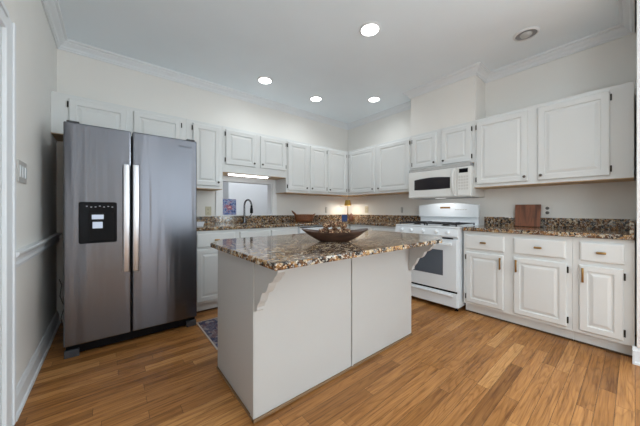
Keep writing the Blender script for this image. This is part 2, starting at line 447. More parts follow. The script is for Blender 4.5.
# door casing and door on the left
b = B()
for (y0, y1, z0, z1) in ((DY1, 2.02, 0.001, 2.045), (DY0-0.12, DY0, 0.001, 2.045)):
    box(b, XL+e, XL+0.018, y0, y1, z0, z1, 0.003)
    box(b, XL+0.018, XL+0.026, y1-0.03 if y0 > 1.5 else y0, y1 if y0 > 1.5 else y0+0.03, z0, z1, 0.002)
box(b, XL+e, XL+0.018, DY0, DY1, DZ, 2.045, 0.003); box(b, XL+0.018, XL+0.026, DY0, DY1, 2.018, 2.045, 0.002)
box(b, XL-T, XL, DY1-0.018, DY1, 0.001, DZ); box(b, XL-T, XL, DY0, DY0+0.018, 0.001, DZ); box(b, XL-T, XL, DY0+0.018, DY1-0.018, DZ-0.018, DZ)
struct('trim_door_casing', b, M['trim'])
b = B(); box(b, XL-0.10, XL-0.06, DY0+0.02, DY1-0.02, 0.008, DZ-0.022, 0.002); d1 = struct('door_1', b, M['trim'])
b = B(); lathe_axis(b, [(0.025, 0), (0.025, 0.006), (0.01, 0.008), (0.01, 0.03), (0.026, 0.036), (0.028, 0.05), (0.02, 0.06)], (XL-0.06, DY0+0.09, 0.95), '+x')
obj('door_handle', b, M['brass'], d1, True)

# ------------------------------------------------------------------ cabinets
def panel_door(bm, x0, x1, z0, z1, y=0.0, t=0.02, stile=0.052):
    def R(i, yy): return [(x0+i, yy, z0+i), (x1-i, yy, z0+i), (x1-i, yy, z1-i), (x0+i, yy, z1-i)]
    s = stile
    rings(bm, [R(0, y), R(0, y-t+0.006), R(0.006, y-t), (R(s, y-t)), R(s+0.003, y-t+0.009), R(s+0.013, y-t+0.009), R(s+0.034, y-t+0.001)])
    return bm
def flat_front(bm, x0, x1, z0, z1, y=0.0, t=0.02):
    def R(i, yy): return [(x0+i, yy, z0+i), (x1-i, yy, z0+i), (x1-i, yy, z1-i), (x0+i, yy, z1-i)]
    rings(bm, [R(0, y), R(0, y-t+0.007), R(0.004, y-t+0.002), R(0.012, y-t)])
    return bm
def add_hinges(door, xh, z0, z1, side):
    for z in (z0+0.055, z1-0.055):
        bm = B(); s = -1 if side == 'l' else 1
        box(bm, xh+min(0, s*0.011), xh+max(0, s*0.011), -0.016, -0.0005, z-0.026, z+0.026, 0.002)
        obj('hinge', bm, M['hinge'], door)
def round_knob(door, x, z):
    bm = B(); lathe_axis(bm, [(0.006, 0), (0.005, 0.010), (0.011, 0.013), (0.0135, 0.018), (0.011, 0.024), (0.004, 0.027)], (x, -0.02, z))
    obj('knob', bm, M['knob'], door, True)
def bar_pull(door, x, z0, z1):
    bm = B(); box(bm, x-0.007, x+0.007, -0.048, -0.038, z0, z1, 0.003)
    for z in (z0+0.014, z1-0.014): box(bm, x-0.005, x+0.005, -0.040, -0.019, z-0.005, z+0.005)
    obj('handle', bm, M['brass'], door, True)
def drawer_pull(dr, x, z):
    bm = B(); box(bm, x-0.027, x+0.027, -0.043, -0.031, z-0.009, z+0.009, 0.004)
    box(bm, x-0.008, x+0.008, -0.033, -0.019, z-0.006, z+0.006)
    obj('handle', bm, M['brass'], dr, True)
def upper(label, loc, rz, w, z0, z1, depth, doors, dz0, dz1, left_ext=0.0, group='white wall cabinets', name='wall_cabinet'):
    t = thing(name, label, 'cabinet', loc, rz, group)
    bm = B(); box(bm, -left_ext, w, 0, depth, z0+0.006, z1); obj('cabinet_body', bm, M['cab'], t, bevel=0.0015)
    bm = B(); box(bm, -left_ext+0.001, w-0.001, 0.004, depth-0.001, z0, z0+0.006); obj('bottom_panel', bm, M['plywood'], t)
    for (x0, x1, h) in doors:
        bm = panel_door(B(), x0, x1, dz0, dz1, -0.0005); d = obj('door', bm, M['cab'], t)
        add_hinges(d, x0 if h == 'l' else x1, dz0, dz1, h)
        round_knob(d, (x1-0.025) if h == 'l' else (x0+0.025), dz0+0.045)
    return t
def base(label, loc, rz, w, depth, doors, drawers, group='white base cabinets', top=0.875, dz=(0.128, 0.655), right_ext=0.0):
    t = thing('base_cabinet', label, 'cabinet', loc, rz, group)
    bm = B(); box(bm, 0, w+right_ext, 0, depth, 0.10, top); obj('cabinet_body', bm, M['cab'], t, bevel=0.0015)
    bm = B(); box(bm, 0, w+right_ext, 0.055, depth, 0.001, 0.10); obj('toe_kick', bm, M['cab'], t)
    bm = B(); box(bm, 0, w+right_ext, 0.046, 0.0545, 0.001, 0.014, 0.002); obj('shoe_or_shade_strip', bm, M['gapshade'], t)  # dark strip standing in for the shadow gap below the toe kick
    if top < 0.8:
        bm = B(); box(bm, 0, w, 0, 0.02, top+0.0005, 0.875); obj('face_rail', bm, M['cab'], t)
    for (x0, x1, z0, z1, pull) in drawers:
        bm = flat_front(B(), x0, x1, z0, z1, -0.0005); d = obj('drawer', bm, M['cab'], t)
        if pull: drawer_pull(d, (x0+x1)/2, (z0+z1)/2)
    for (x0, x1, h) in doors:
        bm = panel_door(B(), x0, x1, dz[0], dz[1], -0.0005, stile=0.045); d = obj('door', bm, M['cab'], t)
        add_hinges(d, x0 if h == 'l' else x1, dz[0], dz[1], h)
        bar_pull(d, (x1-0.022) if h == 'l' else (x0+0.022), dz[1]-0.135, dz[1]-0.02)
    return t
R0, RB = 0.0, -PI/2
YA, XB, ZT, ZB = 3.20, 3.25, 2.131, 1.352
DEP = 0.329
upper('shallow two-door wall cabinet above the steel refrigerator', (XL+0.001, YA, 0), R0, 1.062, 1.765, ZT, DEP,
      [(-0.291-XL, 0.125-XL, 'l'), (0.177-XL, 0.604-XL, 'r')], 1.80, 2.095)
upper('narrow single-door wall cabinet just right of the refrigerator', (0.660, YA, 0), R0, 0.405, ZB-0.004, ZT, DEP,
      [(0.067, 0.372, 'l')], 1.385, 2.095)
upper('short two-door wall cabinet over the sink and pass-through', (1.066, YA, 0), R0, 0.908, 1.562, ZT, DEP,
      [(0.034, 0.429, 'l'), (0.497, 0.893, 'r')], 1.665, 2.095)
upper('single-door wall cabinet just right of the pass-through', (1.975, YA, 0), R0, 0.404, ZB, ZT, DEP,
      [(0.023, 0.378, 'l')], 1.388, 2.095)
upper('double-door wall cabinet left of the room corner, on the sink wall', (2.380, YA, 0), R0, 0.868, ZB, ZT, DEP,
      [(0.024, 0.359, 'r'), (0.394, 0.813, 'r')], 1.388, 2.095)
upper('double-door wall cabinet between the room corner and the microwave', (XB, YA-0.001, 0), RB, 1.214, ZB, ZT, DEP,
      [(0.039, 0.59, 'l'), (0.656, 1.203, 'r')], 1.388, 2.095, left_ext=0.329)
upper('short two-door wall cabinet above the microwave', (XB, 1.984, 0), RB, 0.810, 1.645, ZT, DEP,
      [(0.035, 0.373, 'l'), (0.443, 0.783, 'r')], 1.668, 2.095)
upper('wide double-door wall cabinet right of the microwave', (XB, 1.173, 0), RB, 1.168, ZB, ZT, DEP,
      [(0.030, 0.494, 'l'), (0.571, 1.040, 'r')], 1.388, 2.095)

XBb, YAb = 2.95, 2.90
base('two-door base cabinet with two drawers, right of the stove', (XBb, 1.168, 0), RB, 0.842, 0.629,
     [(0.032, 0.364, 'l'), (0.447, 0.809, 'r')], [(0.022, 0.370, 0.69, 0.838, 1), (0.447, 0.803, 0.69, 0.838, 1)])
base('narrow one-door base cabinet with one drawer, at the right wall', (XBb, 0.325, 0), RB, 0.324, 0.629,
     [(0.039, 0.271, 'r')], [(0.043, 0.277, 0.69, 0.838, 1)])
base('base cabinet with drawers left of the stove, behind the island', (XBb, 2.87, 0), RB, 0.908, 0.629,
     [(0.04, 0.44, 'l'), (0.50, 0.88, 'r')], [(0.04, 0.44, 0.69, 0.838, 1), (0.50, 0.88, 0.69, 0.838, 1)])
base('one-door base cabinet with a drawer beside the refrigerator', (0.66, YAb, 0), R0, 0.468, 0.629,
     [(0.035, 0.44, 'l')], [(0.035, 0.44, 0.70, 0.845, 1)], dz=(0.128, 0.68))
base('sink base cabinet with false drawer fronts under the faucet', (1.129, YAb, 0), R0, 0.848, 0.629,
     [(0.03, 0.41, 'l'), (0.438, 0.82, 'r')], [(0.03, 0.41, 0.70, 0.845, 0), (0.438, 0.82, 0.70, 0.845, 0)], top=0.70, dz=(0.128, 0.68))
base('corner base cabinet right of the dishwasher', (2.582, YAb, 0), R0, 0.366, 0.629, [(0.03, 0.31, 'r')], [(0.03, 0.31, 0.69, 0.838, 1)], right_ext=0.62)

# ------------------------------------------------------------------ worktops
t = thing('countertop', 'L-shaped polished brown granite countertop round the sink and corner', 'countertop', (0, 0, 0), group='granite worktops')
xs = [0.655, 1.25, 1.80, 2.915, WB-e]; ys = [1.978, 2.87, 3.01, 3.36, WA-e]
def keep(i, j):
    if i == 1 and j == 2: return False
    if j == 0: return i == 3
    return True
b = B(); grid_solid(b, xs, ys, keep, 0.877, 0.914); obj('worktop', b, M['granite'], t, bevel=0.006)
b = B()
box(b, 0.655, WB-0.024, WA-0.022, WA-e, 0.9142, 1.015, 0.002); box(b, WB-0.023, WB-e, 1.978, WA-0.023, 0.9142, 1.015, 0.002)
obj('backsplash', b, M['granite'], t)
t = thing('countertop', 'straight polished brown granite countertop right of the stove', 'countertop', (0, 0, 0), group='granite worktops')
b = B(); box(b, 2.915, WB-e, 0.002, 1.171, 0.877, 0.914, 0.006); obj('worktop', b, M['granite'], t)
b = B(); box(b, WB-0.023, WB-e, 0.026, 1.171, 0.9142, 1.015, 0.002); obj('backsplash', b, M['granite'], t)
b = B(); prism(b, [(2.935, 0.9142), (WB-e, 0.9142), (WB-e, 1.015), (2.985, 1.015), (2.955, 1.0), (2.94, 0.965)], 'y', 0.003, 0.025); obj('side_splash', b, M['granite'], t)
# sink
t = thing('kitchen_sink', 'undermount steel sink set in the granite below the pass-through', 'sink', (1.525, 3.185, 0))
def RR(hx, hy, r, z, n=5):
    out = []
    for cx, cy, a0 in ((hx-r, hy-r, 0), (-hx+r, hy-r, 90), (-hx+r, -hy+r, 180), (hx-r, -hy+r, 270)):
        for k in range(n):
            a = math.radians(a0+90*k/(n-1)); out.append((cx+r*math.cos(a), cy+r*math.sin(a), z))
    return out
b = B(); rings(b, [RR(0.292, 0.19, 0.05, 0.8765), RR(0.27, 0.17, 0.05, 0.8765), RR(0.265, 0.165, 0.05, 0.74), RR(0.24, 0.14, 0.05, 0.72), RR(0.03, 0.03, 0.02, 0.715)], cap0=False)
obj('basin', b, M['sinksteel'], t, True)
b = B(); lathe(b, [(0.04, 0.722), (0.04, 0.726), (0.03, 0.727), (0.015, 0.724)]); obj('drain', b, M['chrome'], t, True)
# faucet
t = thing('kitchen_faucet', 'tall dark gooseneck pull-down faucet behind the sink', 'faucet', (1.44, 3.43, 0.914))
b = B(); lathe(b, [(0.030, 0.0005), (0.030, 0.008), (0.022, 0.014), (0.018, 0.06), (0.016, 0.07)]); obj('faucet_base', b, M['gunmetal'], t, True)
b = B(); pts = [(0, 0, 0.06), (0, 0, 0.24)]
dirx, diry = 0.45, -0.89
for k in range(1, 13):
    a = PI*k/12*0.98; r = 0.062; pts.append((dirx*r*(1-math.cos(a)), diry*r*(1-math.cos(a)), 0.24+0.085*math.sin(a)))
tube(b, pts, 0.0125); obj('spout', b, M['gunmetal'], t, True)
lx, ly = pts[-1][0], pts[-1][1]
b = B(); tube(b, [(lx, ly, 0.245), (lx, ly, 0.215), (lx, ly, 0.20), (lx, ly, 0.15), (lx, ly, 0.14)], [0.014, 0.015, 0.020, 0.021, 0.016], 14); obj('spray_head', b, M['black'], t, True)
b = B(); tube(b, [(0.015, 0, 0.05), (0.05, -0.01, 0.065), (0.085, -0.03, 0.12), (0.10, -0.035, 0.15)], [0.009, 0.008, 0.006, 0.005]); obj('lever', b, M['gunmetal'], t, True)

# ------------------------------------------------------------------ refrigerator
FX0, FX1, FY = -0.268, 0.634, 2.625
t = thing('refrigerator', 'side-by-side stainless steel refrigerator with a black ice and water dispenser', 'refrigerator', (0, 0, 0))
b = B(); box(b, FX0+0.006, FX1-0.006, 2.705, 3.42, 0.03, 1.725, 0.004); obj('cabinet_body', b, M['charcoal'], t)
SPX = 0.135
for (x0, x1) in ((FX0, SPX-0.004), (SPX+0.004, FX1)):
    b = B(); box(b, x0, x1, FY, 2.70, 0.088, 1.745, 0.009, 3); d = obj('door', b, M['steel'], t)
    if x0 < 0: ld = d
    else: rd = d
for (xc, d) in ((0.098, ld), (0.160, rd)):
    b = B(); box(b, xc-0.021, xc+0.021, FY-0.058, FY-0.040, 0.60, 1.465, 0.006, 3)
    for z in (0.63, 1.435): box(b, xc-0.012, xc+0.012, FY-0.042, FY+0.002, z-0.02, z+0.02)
    obj('handle', b, M['handle'], d, True)
# dispenser
def rrect(x0, x1, z0, z1, r, y, n=4):
    out = []
    for cx, cz, a0 in ((x1-r, z1-r, 0), (x0+r, z1-r, 90), (x0+r, z0+r, 180), (x1-r, z0+r, 270)):
        for k in range(n):
            a = math.radians(a0+90*k/(n-1)); out.append((cx+r*math.cos(a), y, cz+r*math.sin(a)))
    return out
b = B()
rings(b, [rrect(-0.186, 0.039, 0.842, 1.157, 0.012, FY+0.004), rrect(-0.186, 0.039, 0.842, 1.157, 0.012, FY-0.006), rrect(-0.183, 0.036, 0.845, 1.154, 0.010, FY-0.009)])
dp = obj('dispenser_panel', b, M['gloss'], ld)
b = B(); box(b, -0.125, 0.018, FY-0.0105, FY-0.0092, 0.862, 1.075, 0.0004); obj('dispenser_recess', b, M['black'], dp)
b = B(); box(b, -0.112, -0.042, FY-0.016, FY-0.0108, 1.025, 1.060, 0.002); obj('water_spout', b, M['paddle'], dp)
b = B(); box(b, -0.108, -0.048, FY-0.018, FY-0.0108, 0.955, 1.005, 0.003); obj('dispenser_paddle', b, M['paddle'], dp)
b = B()
for i, (x, z) in enumerate([(-0.140, 1.124), (-0.115, 1.118), (-0.09, 1.119), (-0.065, 1.126), (-0.04, 1.119), (-0.015, 1.124), (0.01, 1.119)]):
    box(b, x-0.005, x+0.005, FY-0.0098, FY-0.0088, z-0.002, z+0.003)
obj('control_icons', b, M['icon'], dp)
b = B(); box(b, FX0+0.01, FX1-0.01, 2.66, 2.72, 0.018, 0.080, 0.004); obj('base_grille', b, M['black'], t)
for x0, x1 in ((FX0+0.002, FX0+0.085), (FX1-0.085, FX1-0.002)):
    b = B(); box(b, x0, x1, FY+0.012, 2.68, 0.001, 0.055, 0.005); obj('foot', b, M['charcoal'], t)
for x in (FX0+0.05, FX1-0.05):
    b = B(); box(b, x-0.035, x+0.035, 2.64, 2.80, 1.7455, 1.760, 0.004); obj('hinge_cover', b, M['charcoal'], t)
cu = bpy.data.curves.new('logo', 'FONT'); cu.body = 'Whirlpool'; cu.size = 0.026; cu.shear = 0.25; cu.extrude = 0.0004
cu.materials.append(M['logo'])
tmp = bpy.data.objects.new('logo_curve', cu); COL.objects.link(tmp); bpy.context.view_layer.update()
lme = bpy.data.meshes.new_from_object(tmp.evaluated_get(bpy.context.evaluated_depsgraph_get())); bpy.data.objects.remove(tmp)
lo = bpy.data.objects.new('logo', lme); COL.objects.link(lo); lo.parent = rd; lo.location = (0.475, FY-0.0008, 1.672); lo.rotation_euler = (PI/2, 0, 0)
# its cord
b = B(); tube(b, [(XL+0.03, 3.40, 0.45), (XL+0.05, 3.37, 0.40), (XL+0.04, 3.36, 0.30), (XL+0.07, 3.35, 0.20), (XL+0.05, 3.33, 0.10), (XL+0.06, 3.34, 0.03)], 0.003, 8)
tag(obj('power_cord', b, M['black'], None, True), 'black power cord hanging between the left wall and the refrigerator', 'cord')

# ------------------------------------------------------------------ dishwasher
t = thing('dishwasher', 'white dishwasher with a black control strip left of the corner', 'dishwasher', (1.981, YAb, 0))
b = B(); box(b, 0, 0.597, 0.0, 0.60, 0.10, 0.872); obj('tub', b, M['white'], t)
b = B(); box(b, 0.003, 0.594, -0.022, -0.0005, 0.13, 0.775, 0.005); dd = obj('door', b, M['white'], t)
b = B(); box(b, 0.003, 0.594, -0.026, -0.0005, 0.78, 0.868, 0.004); cp = obj('control_panel', b, M['white'], t)
b = B(); box(b, 0.010, 0.587, -0.030, -0.0265, 0.853, 0.866); obj('control_strip', b, M['gloss'], cp)
b = B(); box(b, 0.0, 0.597, 0.055, 0.59, 0.001, 0.099); obj('toe_kick', b, M['black'], t)

# ------------------------------------------------------------------ gas range (local x runs along the wall, front is -y)
SW = 0.768
t = thing('gas_range', 'white freestanding gas range with black grates and oven window', 'stove', (2.87, 1.957, 0), RB)
D = 0.64
b = B(); box(b, 0, SW, 0.0, D, 0.045, 0.895, 0.003); obj('range_body', b, M['white'], t)
b = B(); box(b, -0.0, SW, -0.012, 0.60, 0.8955, 0.915, 0.006, 3); obj('cooktop', b, M['white'], t)
b = B(); prism(b, [(-0.0005, 0.800), (-0.030, 0.803), (-0.034, 0.815), (-0.012, 0.893), (-0.0005, 0.893)], 'x', 0.002, SW-0.002); cpn = obj('control_panel', b, M['white'], t)
for i, x in enumerate((0.10, 0.23, 0.384, 0.54, 0.67)):
    b = B(); lathe_axis(b, [(0.024, 0), (0.023, 0.006), (0.019, 0.008), (0.017, 0.028), (0.013, 0.031)], (x, -0.022, 0.853)); box(b, x-0.003, x+0.003, -0.056, -0.05, 0.838, 0.868)
    obj('knob', b, M['white'], cpn, True)
b = B(); box(b, 0.006, SW-0.006, -0.028, -0.0005, 0.222, 0.780, 0.006, 3); od = obj('oven_door', b, M['white'], t)
b = B(); box(b, 0.150, 0.618, -0.0305, -0.0285, 0.375, 0.655, 0.001); obj('oven_window', b, M['ovenglass'], od)
b = B(); prism(b, [(0.05, -0.062), (0.09, -0.074), (0.20, -0.080), (SW-0.20, -0.080), (SW-0.09, -0.074), (SW-0.05, -0.062), (SW-0.05, -0.05), (SW-0.09, -0.058), (0.09, -0.058), (0.05, -0.05)], 'z', 0.715, 0.742)
box(b, 0.055, 0.085, -0.066, -0.027, 0.715, 0.742); box(b, SW-0.085, SW-0.055, -0.066, -0.027, 0.715, 0.742)
obj('handle', b, M['white'], od, bevel=0.004)
b = B(); box(b, SW*0.5+0.06, SW-0.04, -0.0325, -0.0300, 0.782, 0.797); obj('vent_slot', b, M['black'], t)
b = B(); box(b, 0.012, SW-0.012, -0.006, -0.0006, 0.200, 0.223); obj('drawer_gap', b, M['black'], t)
b = B(); box(b, 0.006, SW-0.006, -0.024, -0.0005, 0.05, 0.200, 0.005); prism(b, [(-0.022, 0.155), (-0.040, 0.165), (-0.040, 0.178), (-0.022, 0.185)], 'x', 0.05, SW-0.05); obj('drawer', b, M['white'], t)
for x in (0.04, SW-0.04):
    for y in (0.05, D-0.06):
        b = B(); lathe(b, [(0.018, 0.0005), (0.018, 0.01), (0.010, 0.014), (0.010, 0.044)], x, y, 12); obj('foot', b, M['black'], t, True)
# backguard
b = B()
arch = [(0.0, 1.005)]+[(0.0, 1.145)]+[(SW*k/16, 1.160+0.032*math.sin(PI*k/16)) for k in range(0, 17)]+[(SW, 1.145), (SW, 1.005)]
prism(b, arch, 'y', 0.550, D-0.022); bg = obj('backguard', b, M['white'], t, bevel=0.008)
b = B(); box(b, 0.01, SW-0.01, 0.580, D-0.024, 0.9155, 1.004); obj('backguard_base', b, M['white'], t)
b = B(); box(b, 0.310, 0.440, 0.546, 0.5498, 1.118, 1.140, 0.001); obj('clock_display', b, M['clock'], bg)
b = B()
for k in range(5):
    box(b, 0.50+k*0.03, 0.518+k*0.03, 0.5475, 0.5498, 1.098, 1.108)
obj('buttons', b, M['plate'], bg)
# grates and burners
for gx in (0.03, 0.392):
    b = B(); w_, y0, y1 = 0.346, 0.03, 0.53
    for (a0, a1, c0, c1) in ((gx, gx+w_, y0, y0+0.010), (gx, gx+w_, y1-0.010, y1), (gx, gx+0.010, y0, y1), (gx+w_-0.010, gx+w_, y0, y1), (gx, gx+w_, 0.275, 0.285)):
        box(b, a0, a1, c0, c1, 0.934, 0.943)
    for cy_ in (0.155, 0.405):
        cx_ = gx+w_/2
        for dx, dy in ((1, 0), (-1, 0), (0, 1), (0, -1)):
            box(b, cx_+min(dx*0.03, dx*0.165)-0.006*(dx == 0), cx_+max(dx*0.03, dx*0.165)+0.006*(dx == 0), cy_+min(dy*0.03, dy*0.12)-0.006*(dy == 0), cy_+max(dy*0.03, dy*0.12)+0.006*(dy == 0), 0.934, 0.948)
    for xx in (gx+0.007, gx+w_-0.007):
        for yy in (y0+0.007, y1-0.007): box(b, xx-0.006, xx+0.006, yy-0.006, yy+0.006, 0.9152, 0.936)
    obj('grate', b, M['iron'], t)
    for cy_ in (0.155, 0.405):
        b = B(); lathe(b, [(0.05, 0.9152), (0.05, 0.920), (0.035, 0.922), (0.035, 0.930), (0.028, 0.933)], gx+w_/2, cy_, 20); obj('burner', b, M['iron'], t, True)

# ------------------------------------------------------------------ microwave
MW = 0.782
t = thing('microwave', 'off-white over-the-range microwave with a dark window and keypad', 'microwave', (3.175, 1.955, 0), RB)
b = B(); box(b, 0, MW, 0.0, 0.402, 1.252, 1.603, 0.004); box(b, 0.02, MW-0.02, 0.05, 0.402, 1.603, 1.6445); obj('microwave_body', b, M['bisque'], t)
b = B(); box(b, 0.004, MW-0.004, -0.012, 0.045, 1.6035, 1.640)
g = obj('vent_grille', b, M['grey'], t)
b = B()
for k in range(5): box(b, 0.01, MW-0.01, -0.0135, -0.0125, 1.607+k*0.0065, 1.610+k*0.0065)
obj('vent_slats', b, M['bisque'], g)
b = B(); box(b, 0.003, 0.628, -0.024, -0.0005, 1.262, 1.600, 0.006, 3); md = obj('door', b, M['bisque'], t)
b = B()
top = [(0.090+0.465*k/10, 1.492+0.018*math.sin(PI*k/10)) for k in range(11)]; bot = [(0.555-0.465*k/10, 1.360-0.004*math.sin(PI*k/10)) for k in range(11)]
prism(b, top+bot, 'y', -0.0265, -0.0235); obj('door_window', b, mat('microwave_glass', (0.018, 0.015, 0.018), 0.2), md)
b = B(); tube(b, [(0.598, -0.022, 1.575), (0.598, -0.050, 1.555), (0.598, -0.060, 1.50), (0.598, -0.064, 1.43), (0.598, -0.060, 1.36), (0.598, -0.050, 1.30), (0.598, -0.022, 1.28)], [0.010, 0.012, 0.012, 0.012, 0.012, 0.012, 0.010], 10); obj('handle', b, M['bisque'], md, True)
b = B(); box(b, 0.634, MW-0.003, -0.022, -0.0005, 1.262, 1.600, 0.005, 3); kp = obj('control_panel', b, M['bisque'], t)
b = B(); box(b, 0.656, 0.752, -0.0245, -0.0218, 1.530, 1.578); obj('display', b, M['gloss'], kp)
b = B()
for i in range(4):
    for j in range(5): box(b, 0.650+i*0.028, 0.672+i*0.028, -0.0235, -0.0218, 1.335+j*0.034, 1.358+j*0.034, 0.0005)
obj('keypad', b, mat('keypad_grey', (0.60, 0.59, 0.57), 0.5), kp)
b = B(); box(b, 0.05, MW-0.05, 0.03, 0.36, 1.248, 1.2518); obj('bottom_panel', b, M['grey'], t)
b = B(); box(b, 0.33, 0.45, 0.06, 0.11, 1.2445, 1.2478, 0.001); obj('hood_lamp', b, mat('hood_lens', (0.9, 0.9, 0.9), 0.4, emis=(1, 0.98, 0.95), estr=0.8), t)
hl = area('hood_light', (0.39, 0.12, 1.24), (math.radians(18), 0, 0), 0.40, 0.08, 0.9, (1.0, 0.99, 0.97)); hl.parent = t

# ------------------------------------------------------------------ island
IX0, IX1, IY0, IY1, IT0, IT1 = 0.574, 2.047, 1.239, 1.83, 0.860, 0.888
t = thing('kitchen_island', 'white painted kitchen island with a clipped-corner granite top', 'island', (0, 0, 0))
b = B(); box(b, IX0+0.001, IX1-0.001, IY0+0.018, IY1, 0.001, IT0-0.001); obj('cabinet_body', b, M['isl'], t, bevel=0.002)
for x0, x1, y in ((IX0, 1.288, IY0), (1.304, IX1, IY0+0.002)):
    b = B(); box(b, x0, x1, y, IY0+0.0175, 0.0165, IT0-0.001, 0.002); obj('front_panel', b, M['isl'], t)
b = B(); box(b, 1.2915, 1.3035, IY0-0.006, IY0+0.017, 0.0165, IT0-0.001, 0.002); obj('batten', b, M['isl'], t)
for xa in (IX0-0.006,):
    b = B(); box(b, xa, IX0+0.0005, IY0+0.001, IY0+0.04, 0.0165, IT0-0.001, 0.0015); obj('corner_strip', b, M['isl'], t)
b = B(); box(b, IX0-0.008, IX0+0.0005, IY0-0.002, IY1, 0.0005, 0.016, 0.003); box(b, IX0-0.008, IX1+0.001, IY0-0.008, IY0+0.010, 0.0005, 0.016, 0.003)
obj('shoe_or_shade_strip', b, M['shoe'], t)
cor = [(0, 0.859), (-0.235, 0.859), (-0.235, 0.815), (-0.222, 0.798), (-0.210, 0.790), (-0.195, 0.770), (-0.172, 0.756), (-0.155, 0.752), (-0.148, 0.735), (-0.130, 0.708), (-0.110, 0.694), (-0.088, 0.690), (-0.078, 0.676), (-0.060, 0.640), (-0.040, 0.620), (-0.030, 0.600), (-0.030, 0.585), (0, 0.570)]
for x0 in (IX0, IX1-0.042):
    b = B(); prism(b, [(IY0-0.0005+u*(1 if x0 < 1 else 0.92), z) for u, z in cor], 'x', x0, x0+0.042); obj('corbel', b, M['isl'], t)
b = B()
prism(b, [(0.487, 0.868), (1.83, 0.868), (2.11, 1.005), (2.11, 1.72), (1.97, 1.87), (0.61, 1.87), (0.487, 1.69)], 'z', IT0, IT1)
obj('worktop', b, M['granite'], t, bevel=0.005)

# ------------------------------------------------------------------ dough bowl with pine cones
ang = math.radians(50.82-90)
BX, BY, BZ = 1.150, 1.258, IT1+0.0005
t = thing('dough_bowl', 'long dark wooden dough bowl on the island holding pine cones', 'bowl', (BX, BY, BZ), ang)
def boat(L0, W0, L1, W1, z, n=28, lift=0.0):
    out = []
    for i in range(n):
        a = 2*PI*i/n; c, s = math.cos(a), math.sin(a)
        f = lambda v, p: math.copysign(abs(v)**p, v)
        out.append((L0*f(c, 0.9), W0*f(s, 0.7), z+lift*abs(c)**3))
    return out
b = B()
rings(b, [boat(0.088, 0.040, 0, 0, 0.0), boat(0.104, 0.052, 0, 0, 0.004), boat(0.165, 0.080, 0, 0, 0.035, lift=0.004), boat(0.218, 0.104, 0, 0, 0.060, lift=0.020), boat(0.220, 0.105, 0, 0, 0.065, lift=0.021),
          boat(0.193, 0.093, 0, 0, 0.063, lift=0.016), boat(0.150, 0.076, 0, 0, 0.040), boat(0.090, 0.045, 0, 0, 0.016)])
obj('bowl_shell', b, M['bowlwood'], t, True)
def cone_mesh():
    bm = B(); lathe(bm, [(0.004, -0.028), (0.016, -0.02), (0.0205, -0.004), (0.017, 0.012), (0.009, 0.025), (0.002, 0.031)], n=10)
    k = 0; z = -0.024
    for k in range(46):
        f = k/45; z = -0.025+0.054*f; a = k*2.39996
        rb = 0.018*math.sin(PI*(0.22+0.70*f))**0.8; L = 0.010*(1-0.4*f); w = 0.0062*(1-0.35*f)
        ca, sa = math.cos(a), math.sin(a)
        def P(r, tt, zz): return (ca*r-sa*tt, sa*r+ca*tt, zz)
        pts = [P(rb, -w*0.6, z), P(rb, w*0.6, z), P(rb+L, w, z+0.005), P(rb+L, -w, z+0.005)]
        lo_ = [bm.verts.new(p) for p in pts]; hi_ = [bm.verts.new((p[0], p[1], p[2]+0.0028)) for p in pts]
        bm.faces.new(lo_[::-1]); bm.faces.new(hi_)
        for i in range(4): bm.faces.new((lo_[i], lo_[(i+1) % 4], hi_[(i+1) % 4], hi_[i]))
    return bm
c0 = obj('pine_cone', cone_mesh(), M['cone'])
lay = [(-0.078, -0.026, 0.066), (-0.026, -0.032, 0.060), (0.026, -0.032, 0.060), (0.078, -0.026, 0.066),
       (-0.056, -0.006, 0.104), (0.0, -0.006, 0.106), (0.056, -0.006, 0.104),
       (-0.060, 0.034, 0.068), (0.0, 0.036, 0.066), (0.060, 0.034, 0.068), (-0.026, 0.038, 0.112), (0.028, 0.038, 0.112)]
ca, sa = math.cos(ang), math.sin(ang)
for k, (lx, ly, lz) in enumerate(lay):
    o = c0 if k == 0 else c0.copy()
    if k: COL.objects.link(o)
    o.location = (BX+ca*lx-sa*ly, BY+sa*lx+ca*ly, BZ+lz)
    o.rotation_euler = (random.uniform(1.0, 2.1), random.uniform(-0.5, 0.5), random.uniform(0, 6.28))
    o.scale = (0.84, 0.84, 0.84)
    tag(o, 'brown and cream pine cone heaped in the wooden bowl', 'pine cone', 'pine cones in the dough bowl')

# ------------------------------------------------------------------ things on the worktops
CT = 0.9145
# basket
t = thing('woven_basket', 'brown woven basket with a raised pointed handle, left of the lamp', 'basket', (2.31, 3.22, CT), math.radians(-25))
b = B(); lathe(b, [(0.085, 0.0), (0.11, 0.01), (0.130, 0.045), (0.132, 0.08), (0.122, 0.108), (0.118, 0.108), (0.122, 0.08), (0.118, 0.045), (0.09, 0.014)], n=28, sx=1.12, sy=0.8)
for k in range(9):
    z = 0.014+k*0.0105; r = 0.113+0.021*math.sin(min(1, k/6)*PI/2)
    tube(b, [(1.12*r*math.cos(2*PI*i/28), 0.8*r*math.sin(2*PI*i/28), z) for i in range(29)], 0.004, 6)
obj('basket_body', b, M['basket'], t, True)
b = B(); tube(b, [(-0.12, -0.02, 0.095), (-0.15, -0.025, 0.130), (-0.185, -0.02, 0.165), (-0.19, 0.0, 0.172), (-0.17, 0.02, 0.15), (-0.125, 0.02, 0.098)], [0.012, 0.014, 0.010, 0.006, 0.011, 0.012], 8); obj('handle', b, M['basket'], t, True)
b = B(); tube(b, [(0.115, -0.02, 0.10), (0.15, -0.02, 0.112), (0.172, 0.0, 0.125), (0.15, 0.02, 0.112), (0.115, 0.02, 0.10)], 0.008, 8); obj('handle', b, M['basket'], t, True)
